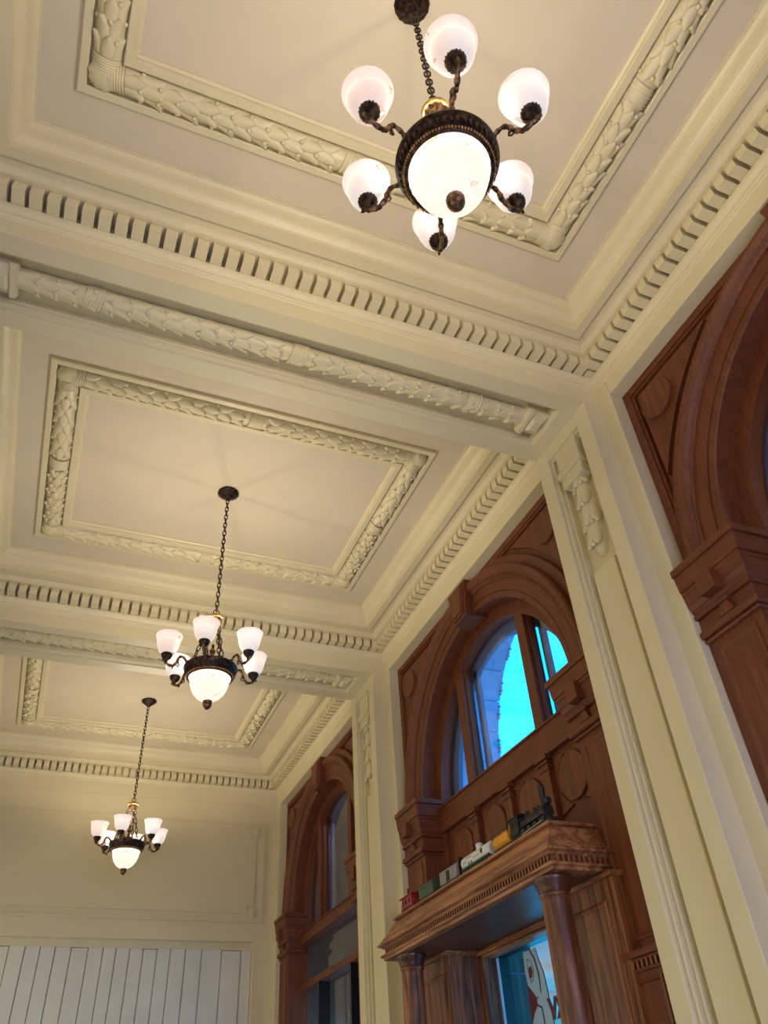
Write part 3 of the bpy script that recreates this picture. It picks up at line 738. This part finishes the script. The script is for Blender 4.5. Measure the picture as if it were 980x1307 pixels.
stroke([(1.3813, .2021), (1.3751, .2031)], .0012)
decal('painted_pupil', [(1.393, .2517), (1.3849, .2523), (1.3819, .2437), (1.3865, .2344), (1.393, .2355), (1.3956, .244)], M['decalred'], .0007)
def letter(ch, yc, z, size):
    cu = bpy.data.curves.new('letter', 'FONT'); cu.body = ch; cu.size = size*S; cu.extrude = .0008*S; cu.align_x = 'CENTER'; cu.offset = .008
    tmp = bpy.data.objects.new('tmp', cu); col.objects.link(tmp)
    dg = bpy.context.evaluated_depsgraph_get(); me = bpy.data.meshes.new_from_object(tmp.evaluated_get(dg)); bpy.data.objects.remove(tmp)
    me.materials.clear(); me.materials.append(M['decalred'])
    o = bpy.data.objects.new('window_letter', me); col.objects.link(o); o.parent = door
    # reads correctly from the street, so it is mirrored from inside: text +x runs towards +y
    o.matrix_local = Matrix(((0, 0, -1, .8575*S), (1, 0, 0, yc*S), (0, 1, 0, (z-ZF)*S), (0, 0, 0, 1)))
letter('R', 1.309, .166, .042); letter('V', 1.333, .166, .042)

# ------------------------------------------------------------------ porch outside
pr = bpy.data.objects.new('wall_outside', None); col.objects.link(pr); tag(pr, kind='structure')
c = CB; zs = .735; RO = .318
poly = [(c-.52, ZF), (c-.52, 1.3), (c+.52, 1.3), (c+.52, ZF), (c+.40, ZF), (c+.40, zs)]+arcpts(c, zs, .40, 0, math.pi, 32)[1:-1]+[(c-.40, zs), (c-.40, ZF)]
MB().prism(poly, 'x', .885, 1.0).build('masonry', M['stone'], pr)
for k in range(13):
    a0 = math.pi*k/13; a1 = math.pi*(k+1)/13; g = .004
    MB().arc([(RO, .872), (RO, 1.004), (.405, 1.004), (.405, .872)], c, zs, a0+g, a1-g, 5).build('voussoir', M['stone'], pr)
    am = (a0+a1)/2+.03*math.sin(k*2.3); ca, sa = math.cos(am), math.sin(am)
    m = MB()
    for q, rr in ((-.03, .004), (0, .0055), (.028, .003), (.06, .0045)):
        r_ = RO-.001; y_, z_ = c+r_*math.cos(am+q), zs+r_*math.sin(am+q)
        m.lathe([(rr*.1, z_-rr), (rr*.75, z_-rr*.6), (rr, z_), (rr*.6, z_+rr*.7), (rr*.05, z_+rr)], (1.004, y_), 8)
    m.build('carved_leaf', M['stone'], pr)
MB().arc([(RO+.005, .876), (RO+.005, 1.0), (.41, 1.0), (.41, .876)], c, zs, -.02, math.pi+.02, 40).build('arch_core', M['stone'], pr)
for s in (-1, 1):
    y0, y1 = sorted((c+s*(RO+.005), c+s*.41)); MB().box(.876, 1.0, y0, y1, ZF, zs+.01).build('jamb_core', M['stone'], pr)
z = ZF
while z < zs-.01:
    for s in (-1, 1):
        y0, y1 = sorted((c+s*RO, c+s*.405)); MB().box(.872, 1.004, y0, y1, z+.0015, min(z+.1115, zs)).build('jamb_block', M['stone'] if z > .3 else M['shadestone'], pr)
    z += .1135
# glazed vestibules behind the two side bays
for (a, b) in (BAYS[0], BAYS[2]):
    m = MB(); c = (a+b)/2
    m.box(.862, 1.10, a-.02, a, ZF, 1.05); m.box(.862, 1.10, b, b+.02, ZF, 1.05); m.box(.862, 1.10, a-.02, b+.02, 1.03, 1.05)
    m.box(1.07, 1.10, a, b, .30, 1.03)
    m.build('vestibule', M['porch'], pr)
    light('vestibule_fill', 'POINT', W(.97, c, .9), 14, (.9, .85, 1), .1)  # added fill that brightens the vestibule; it has no fixture
m = MB(); m.box(1.01, 2.2, CB-.50, 2.9, .352, .372); m.box(2.16, 2.2, CB-.5, 2.9, .31, .352); m.box(1.01, 2.2, 2.86, 2.9, .26, .352)
for q in (1.5, 1.9, 2.3): m.box(1.01, 2.2, q, q+.03, .335, .352)
m.build('porch_canopy', M['canopy'], pr)
light('canopy_fill', 'POINT', W(1.45, 1.75, .10), 45, (1, .80, .58), .1)  # added warm fill under the canopy, without a fixture

# ------------------------------------------------------------------ chandeliers
def chandelier(u, label):
    ox, oy = u; O = (ox, oy, ZP)
    t = empty('chandelier', O, label=label, cat='chandelier', group='brass and alabaster chandeliers down the hall')
    B = lambda: MB(O)
    m = B(); m.lathe([(.0222, ZP), (.0232, ZP-.0015), (.0225, ZP-.004), (.0190, ZP-.006), (.0150, ZP-.0105), (.0095, ZP-.0150), (.0060, ZP-.0175), (.0048, ZP-.0205), (.0005, ZP-.0215)], (ox, oy), 48, rmod=lambda a, z: .02*math.cos(16*a))
    m.build('canopy', M['bronze'], t)
    # chain
    lk = MB((0, 0, 0)); pts = []
    for i in range(14):
        a = 2*math.pi*i/14; pts.append((.0033*math.cos(a), 0, .0046*math.sin(a)+(.0028 if math.sin(a) > 0.01 else -.0028 if math.sin(a) < -.01 else 0)))
    lk.tube(pts+[pts[0]], .00115, 5, caps=False)
    if 'link' not in bpy.data.meshes: me = lk.mesh('link'); me.materials.append(M['bronze'])
    me = bpy.data.meshes['link']
    def chain(p, q, nm, pitch=.0112):
        p = Vector(p); q = Vector(q); d = q-p; n = max(2, round(d.length/pitch)); z = d.normalized()
        x = Vector((1, 0, 0)); x = (x-z*x.dot(z)).normalized(); y = z.cross(x)
        root = bpy.data.objects.new(nm, None); col.objects.link(root); root.parent = t; root.location = (p-Vector(O))*S
        for i in range(n):
            c = (d*((i+.5)/n))*S; a = math.pi/2*(i % 2)+.5; X = x*math.cos(a)+y*math.sin(a); Y = z.cross(X)
            inst('link', me, root, Matrix(((X.x, Y.x, z.x, c.x), (X.y, Y.y, z.y, c.y), (X.z, Y.z, z.z, c.z), (0, 0, 0, 1))) @ Matrix.Scale(d.length/n/pitch, 4))
    zc = .828
    chain((ox, oy, ZP-.020), (ox, oy, zc+.010), 'chain')
    m = B()
    m.tube([(ox+.0058*math.cos(a), oy, zc+.0065+.0058*math.sin(a)) for a in [2*math.pi*i/16 for i in range(17)]], .0011, 6, caps=False)
    m.build('hanging_ring', M['antique'], t)
    m = B(); m.lathe([(.001, zc+.002), (.006, zc+.0015), (.0075, zc-.001), (.0130, zc-.003), (.0152, zc-.005), (.0155, zc-.0085), (.0138, zc-.0105), (.0005, zc-.0105)], (ox, oy), 40)
    m.build('crown_cap', M['gold'], t)
    m = B(); m.lathe([(.0125, zc-.0105), (.0118, zc-.014), (.0098, zc-.021), (.0085, zc-.024), (.0005, zc-.0235)], (ox, oy), 40, rmod=lambda a, z: .08*math.cos(12*a)); m.build('crown_bell', M['antique'], t)
    for k in range(3):
        a = math.radians(40+120*k)
        chain((ox+.011*math.cos(a), oy+.011*math.sin(a), zc-.020), (ox+.0385*math.cos(a), oy+.0385*math.sin(a), .7165), 'support_chain', .0125)
    # central urn over the bowl
    m = B(); m.lathe([(.0005, .764), (.0022, .762), (.0030, .7585), (.0022, .7555), (.0042, .752), (.0058, .748), (.0045, .7435), (.0028, .741), (.0040, .738), (.0040, .733), (.0025, .730), (.0025, .712)], (ox, oy), 24); m.build('urn_finial', M['antique'], t)
    m = B(); m.lathe([(.003, .7295), (.0105, .7290), (.0125, .7265), (.0110, .7240), (.0060, .7200), (.003, .7190)], (ox, oy), 32, rmod=lambda a, z: .04*math.cos(12*a)); m.build('urn_dish', M['bronze'], t)
    # bowl ring, with egg and bead enrichment
    m = B(); m.lathe([(.0395, .7145), (.0465, .7140), (.0490, .7125), (.0493, .7100), (.0480, .7082), (.0474, .7062), (.0466, .7048), (.0440, .7010), (.0425, .6970), (.0418, .6955), (.0418, .6925), (.0400, .6905), (.0385, .6905), (.0380, .6950), (.0385, .7140), (.0395, .7145)], (ox, oy), 72)
    ring = m.build('bowl_ring', M['bronze'], t)
    m = B()
    for i in range(48):
        a = 2*math.pi*i/48; r1, z1 = .0466, .7030; r2, z2 = .0440, .6975
        dx, dy = math.cos(a), math.sin(a); tx, ty = -dy*.0016, dx*.0016
        m.add([(ox+dx*r1+tx, oy+dy*r1+ty, z1+.002), (ox+dx*r1-tx, oy+dy*r1-ty, z1+.002), (ox+dx*(r2+.0015)-tx*.6, oy+dy*(r2+.0015)-ty*.6, z2), (ox+dx*(r2+.0015)+tx*.6, oy+dy*(r2+.0015)+ty*.6, z2),
               (ox+dx*(r1+.0004), oy+dy*(r1+.0004), z1-.002)], [(0, 1, 4), (1, 2, 4), (2, 3, 4), (3, 0, 4)])
    m.build('egg_enrichment', M['bronze'], ring)
    m = B()
    for i in range(90):
        a = 2*math.pi*i/90; m.lathe([(.0001, .6915), (.0011, .6922), (.0013, .6938), (.0008, .6952), (.0001, .6955)], (ox+.0422*math.cos(a), oy+.0422*math.sin(a)), 5)
    m.build('bead_row', M['gold'], ring)
    # alabaster bowl
    m = B(); m.lathe([(.0380, .6960), (.0382, .6920), (.0374, .6890), (.0352, .6870), (.0346, .6850), (.0352, .6825), (.0346, .6780), (.0320, .6700), (.0280, .6620), (.0215, .6545), (.0140, .6495), (.0070, .6470), (.0010, .6465)], (ox, oy), 64, rmod=lambda a, z: (.010*math.cos(36*a) if .6865 < z < .6925 else 0))
    m.build('glass_bowl', M['bowl'], t)
    m = B(); m.lathe([(.0035, .6475), (.0078, .6465), (.0085, .6445), (.0078, .6425), (.0082, .6400), (.0072, .6360), (.0045, .6325), (.0018, .6305), (.0003, .6300)], (ox, oy), 32, rmod=lambda a, z: .03*math.cos(14*a)); m.build('bottom_finial', M['antique'], t)
    # arms
    prof = [(.0440, .7130), (.0480, .7165), (.0530, .7215), (.0585, .7225), (.0625, .7185), (.0645, .7120), (.0680, .7045), (.0740, .7000), (.0805, .7010), (.0855, .7045), (.0885, .7090), (.0880, .7115)]
    # smooth the arm path
    pp = []
    for i in range(len(prof)-1):
        p0 = prof[max(i-1, 0)]; p1 = prof[i]; p2 = prof[i+1]; p3 = prof[min(i+2, len(prof)-1)]
        for q in (0, .25, .5, .75):
            pp.append(tuple(.5*((2*p1[d])+(-p0[d]+p2[d])*q+(2*p0[d]-5*p1[d]+4*p2[d]-p3[d])*q*q+(-p0[d]+3*p1[d]-3*p2[d]+p3[d])*q**3) for d in (0, 1)))
    pp.append(prof[-1])
    for k in range(6):
        a = math.radians(10+60*k); dx, dy = math.cos(a), math.sin(a)
        P3 = lambda r, z: (ox+r*dx, oy+r*dy, z)
        m = B(); n = len(pp)
        m.tube([P3(r, z) for r, z in pp], [.0019+.0007*math.sin(math.pi*i/(n-1))+.0004*math.sin(i*1.1) for i in range(n)], 8)
        # scroll leaves, collar and spurs
        for (r, z, e) in ((.0475, .7155, .0032), (.0640, .7135, .0032), (.0850, .7035, .0028)):
            m.lathe([(.0002, z-e), (e*.7, z-e*.6), (e, z), (e*.7, z+e*.6), (.0002, z+e)], (ox+r*dx, oy+r*dy), 10)
        m.tube([P3(.0645, .7130), P3(.0615, .7075), P3(.0605, .7035), P3(.0625, .7010), P3(.0645, .7025)], [.0018, .0014, .0011, .0010, .0012], 6)
        m.tube([P3(.0720, .7000), P3(.0715, .6965), P3(.0735, .6945)], [.0016, .0012, .0007], 6)
        m.tube([P3(.0885, .7090), P3(.0915, .7100), P3(.0925, .7070), P3(.0900, .7055)], [.0018, .0013, .0010, .0011], 6)
        arm = m.build('arm', M['antique'], t)
        c2 = (ox+.085*dx, oy+.085*dy)
        m = B(); m.lathe([(.0012, .7020), (.0032, .7045), (.0025, .7070), (.0040, .7095), (.0078, .7135), (.0095, .7185), (.0098, .7215), (.0088, .7225), (.0001, .7215)], c2, 36, rmod=lambda q, z: (.06*math.cos(16*q) if z > .708 else 0))
        m.build('shade_cup', M['bronze'], arm)
        m = B(); m.lathe([(.0085, .7205), (.0118, .7220), (.0150, .7260), (.0178, .7320), (.0196, .7385), (.0204, .7430), (.0200, .7450), (.0212, .7485), (.0232, .7550), (.0245, .7588), (.0241, .7592), (.0237, .7586)], c2, 48)
        m.build('glass_shade', M['alabaster'], arm)
        light('bulb', 'POINT', (Vector((c2[0], c2[1], .7500))-Vector(O))*S, 15.5, (1, .85, .66), .015, parent=t)
    light('bulb', 'POINT', (Vector((ox, oy, .709))-Vector(O))*S, 14, (1, .85, .66), .03, parent=t)
    return t
chandelier((.2193, .2845), 'nearest and largest chandelier, glowing marbled bowl seen from straight below')
chandelier((.2147, 1.2972), 'middle chandelier on a long chain, hanging from the second ceiling panel')
chandelier((.2065, 2.3463), 'farthest and smallest chandelier, hanging in front of the plank end wall')

# ------------------------------------------------------------------ toy train on the portico ledge
ZT = .3737
def trainbox(name, ya, yb, label, cat='toy train'):
    yc = CB+(ya+yb)/2; o = (.705, yc, ZT)
    return empty(name, o, label=label, cat=cat, group='toy train on the portico ledge'), o, yc, abs(ya-yb)/2
def wheels(t, o, yc, h, z=ZT, r=.0042, n=2):
    for s in (-1, 1):
        for k in range(n):
            y = yc+s*h*.62+(k-.5)*.009
            m = MB(o); m.cyl((.705, z+r), 'y', .0001, y, y+.0001, 3)
            m = MB(o)
            for sx in (-1, 1):
                x = .705+sx*.0075; m.cyl((y, z+r), 'x', r, min(x, x+sx*.002), max(x, x+sx*.002), 16)
            m.tube([(.697, y, z+r), (.713, y, z+r)], .0009, 6)
            m.build('wheel_set', M['dark'], t)
def underframe(t, o, yc, h, mat=None):
    m = MB(o); m.box(.6965, .7135, yc-h, yc+h, ZT+.0065, ZT+.0095)
    for s in (-1, 1): m.box(.703, .707, *sorted((yc+s*h, yc+s*(h+.005))), ZT+.0068, ZT+.009)
    m.build('underframe', mat or M['dark'], t)
# caboose
t, o, yc, h = trainbox('toy_caboose', .292, .228, 'red toy caboose with square windows, last car of the train')
underframe(t, o, yc, h)
m = MB(o); m.box(.695, .715, yc-h+.008, yc+h-.008, ZT+.0095, ZT+.0295); body = bevel(m.build('body', M['red'], t), .003)
m = MB(o); m.prism([(.6925, ZT+.0295), (.7175, ZT+.0295), (.7160, ZT+.0315), (.705, ZT+.0345), (.694, ZT+.0315)], 'y', yc-h, yc+h); m.build('roof', M['red'], t)
for q in (-.014, .003, .018):
    m = MB(o); m.box(.6942, .6952, yc+q-.0028, yc+q+.0028, ZT+.016, ZT+.024); m.build('car_window', M['dark'], body)
m = MB(o); m.cyl((.709, yc+.020), 'z', .0016, ZT+.033, ZT+.050, 10); m.build('smoke_pipe', M['dark'], t)
m = MB(o)
for s in (-1, 1):
    y = yc+s*(h-.001)
    for q in (.697, .705, .713): m.tube([(q, y, ZT+.009), (q, y, ZT+.020)], .0006, 5)
    m.tube([(.697, y, ZT+.020), (.713, y, ZT+.020)], .0006, 5); m.box(.696, .714, *sorted((y, y-s*.008)), ZT+.0085, ZT+.010)
m.build('end_railing', M['red'], t); wheels(t, o, yc, h)
# green box car
t, o, yc, h = trainbox('toy_boxcar', .198, .134, 'plain dark green toy boxcar right behind the red caboose')
underframe(t, o, yc, h)
m = MB(o); m.box(.695, .715, yc-h, yc+h, ZT+.0075, ZT+.0305); body = bevel(m.build('body', M['green'], t), .002)
m = MB(o); m.prism([(.6940, ZT+.0300), (.7160, ZT+.0300), (.705, ZT+.0350)], 'y', yc-h-.001, yc+h+.001); m.build('roof', M['green'], t)
m = MB(o); m.box(.694, .6955, yc-h*.95, yc+h*.95, ZT+.0245, ZT+.0260); m.build('side_rib', M['green'], body); wheels(t, o, yc, h)
m = MB(o); m.cyl((.705, yc-h+.006), 'z', .0010, ZT+.033, ZT+.043, 8); m.build('brake_post', M['dark'], t)
# grey box car
t, o, yc, h = trainbox('toy_boxcar', .100, .030, 'weathered grey toy boxcar with a dark door, between green boxcar and white tank car')
underframe(t, o, yc, h)
m = MB(o); m.box(.695, .715, yc-h, yc+h, ZT+.0085, ZT+.0310); body = m.build('body', M['greycar'], t)
m = MB(o); m.prism([(.6942, ZT+.0305), (.7158, ZT+.0305), (.705, ZT+.0350)], 'y', yc-h-.001, yc+h+.001); m.build('roof', M['greycar'], t)
m = MB(o); m.box(.6938, .6952, yc-.006, yc+.006, ZT+.0095, ZT+.0270); m.build('door', M['dark'], body, label='dark sliding door')
for q in range(-6, 7):
    if abs(q) < 2: continue
    m = MB(o); m.box(.6944, .6952, yc+q*.0052-.0004, yc+q*.0052+.0004, ZT+.009, ZT+.0305); m.build('side_batten', M['greycar'], body)
wheels(t, o, yc, h)
m = MB(o); m.box(.700, .710, yc-h-.004, yc-h-.001, ZT+.009, ZT+.040); m.cyl((.705, yc-h-.0025), 'z', .0035, ZT+.037, ZT+.0385, 12); m.build('brake_wheel', M['dark'], t)
# white tank car
t, o, yc, h = trainbox('toy_tank_car', .012, -.100, 'white toy tank car with dome and green trim')
underframe(t, o, yc, h, M['deepgreen'])
m = MB(o); m.cyl((.705, ZT+.0215), 'y', .0118, yc-h+.003, yc+h-.003, 28); tank = bevel(m.build('tank', M['white'], t), .012, 3)
m = MB(o); m.lathe([(.0062, ZT+.030), (.0062, ZT+.0385), (.0070, ZT+.039), (.0070, ZT+.0405), (.0045, ZT+.0425), (.0001, ZT+.0432)], (.705, yc-.004), 24); m.build('dome', M['white'], t)
m = MB(o); m.box(.6935, .6985, yc+.010, yc+.026, ZT+.024, ZT+.0252); m.box(.6935, .6945, yc+.012, yc+.0135, ZT+.013, ZT+.024); m.box(.6935, .6945, yc+.0215, yc+.023, ZT+.013, ZT+.024)
m.build('ladder', M['dark'], t)
m = MB(o); m.cyl((yc-.028, ZT+.0225), 'x', .0042, .6928, .6938, 20); m.build('roundel', M['deepgreen'], tank, label='green roundel')
m = MB(o); m.box(.6935, .6955, yc-h+.004, yc+h-.004, ZT+.0095, ZT+.0125); m.build('lower_stripe', M['deepgreen'], tank, label='green lower stripe')
m = MB(o)
for q in (.040, .034, .0, -.006, -.012, -.018): m.box(.6929, .6936, yc+q-.002, yc+q+.002, ZT+.0195, ZT+.0205)
m.build('lettering_line', M['deepgreen'], tank); wheels(t, o, yc, h)
# yellow tank (tender)
t, o, yc, h = trainbox('toy_tank_car', -.110, -.166, 'bright yellow cylindrical toy tank car coupled behind the black locomotive')
underframe(t, o, yc, h)
m = MB(o); m.cyl((.705, ZT+.0210), 'y', .0118, yc-h+.002, yc+h-.002, 28); bevel(m.build('tank', M['yellow'], t), .008, 3)
m = MB(o); m.tube([(.695, yc-h, ZT+.0335), (.695, yc+h, ZT+.0335)], .0006, 5); m.tube([(.695, yc-h+.002, ZT+.024), (.695, yc-h+.002, ZT+.0335)], .0006, 5); m.tube([(.695, yc+h-.002, ZT+.024), (.695, yc+h-.002, ZT+.0335)], .0006, 5); m.build('hand_rail', M['dark'], t)
m = MB(o); m.prism([(.699, ZT+.022), (.711, ZT+.022), (.711, ZT+.036), (.705, ZT+.038), (.699, ZT+.036)], 'y', yc-h-.001, yc-h+.003); m.build('end_plate', M['yellow'], t); wheels(t, o, yc, h)
# locomotive
t, o, yc, h = trainbox('toy_locomotive', -.170, -.290, 'black toy steam locomotive with a tall smokestack, front of the train')
y0 = CB-.172
m = MB(o); m.box(.6965, .7135, y0-.112, y0, ZT+.008, ZT+.012); m.build('underframe', M['dark'], t)
m = MB(o); m.box(.6945, .7155, y0-.027, y0-.001, ZT+.012, ZT+.0385); cab = m.build('cab', M['dark'], t)
m = MB(o); m.prism([(.6925, ZT+.0385), (.7175, ZT+.0385), (.7140, ZT+.0415), (.705, ZT+.043), (.696, ZT+.0415)], 'y', y0-.030, y0+.003); m.build('cab_roof', M['dark'], t)
for q in (.008, .019):
    m = MB(o); m.box(.6938, .6948, y0-q-.0032, y0-q+.0032, ZT+.025, ZT+.034); m.build('cab_window', M['black'], cab)
m = MB(o); m.cyl((.705, ZT+.0240), 'y', .0088, y0-.098, y0-.026, 24); m.cyl((.705, ZT+.0240), 'y', .0100, y0-.104, y0-.088, 24); m.build('boiler', M['dark'], t)
m = MB(o); m.lathe([(.0050, ZT+.030), (.0050, ZT+.044), (.0053, ZT+.0520), (.0056, ZT+.0600), (.0060, ZT+.0625), (.0050, ZT+.0640), (.0001, ZT+.0640)], (.705, y0-.094), 20); m.build('smokestack', M['dark'], t)
for q, r, hh in ((.044, .0042, .0430), (.066, .0030, .0410), (.078, .0022, .0400)):
    m = MB(o); m.lathe([(r, ZT+.030), (r, ZT+hh-.003), (r*.6, ZT+hh-.0008), (.0001, ZT+hh)], (.705, y0-q), 16); m.build('steam_dome', M['dark'], t)
m = MB(o); m.box(.7005, .7095, y0-.110, y0-.104, ZT+.033, ZT+.042); m.build('headlamp', M['dark'], t)
m = MB(o); m.prism([(y0-.104, ZT+.003), (y0-.124, ZT+.002), (y0-.106, ZT+.014)], 'x', .696, .714); m.build('pilot', M['dark'], t)
for q in (.038, .056, .074):
    m = MB(o)
    for sx in (-1, 1):
        x = .705+sx*.0085; m.cyl((y0-q, ZT+.0078), 'x', .0078, min(x, x+sx*.002), max(x, x+sx*.002), 20)
    m.tube([(.697, y0-q, ZT+.0078), (.713, y0-q, ZT+.0078)], .0012, 6)
    m.build('driving_wheel', M['dark'], t)
m = MB(o); m.tube([(.6935, y0-.036, ZT+.006), (.6935, y0-.098, ZT+.009)], .0011, 6); m.build('side_rod', M['greycar'], t, label='grey steel side rod')
m = MB(o); m.box(.694, .699, y0-.104, y0-.088, ZT+.006, ZT+.015); m.build('steam_cylinder', M['dark'], t)
m = MB(o); m.tube([(.6955, y0-.028, ZT+.0300), (.6955, y0-.100, ZT+.0300)], .0006, 5); m.box(.6945, .6985, y0-.100, y0-.028, ZT+.0175, ZT+.0185); m.build('running_board', M['dark'], t)
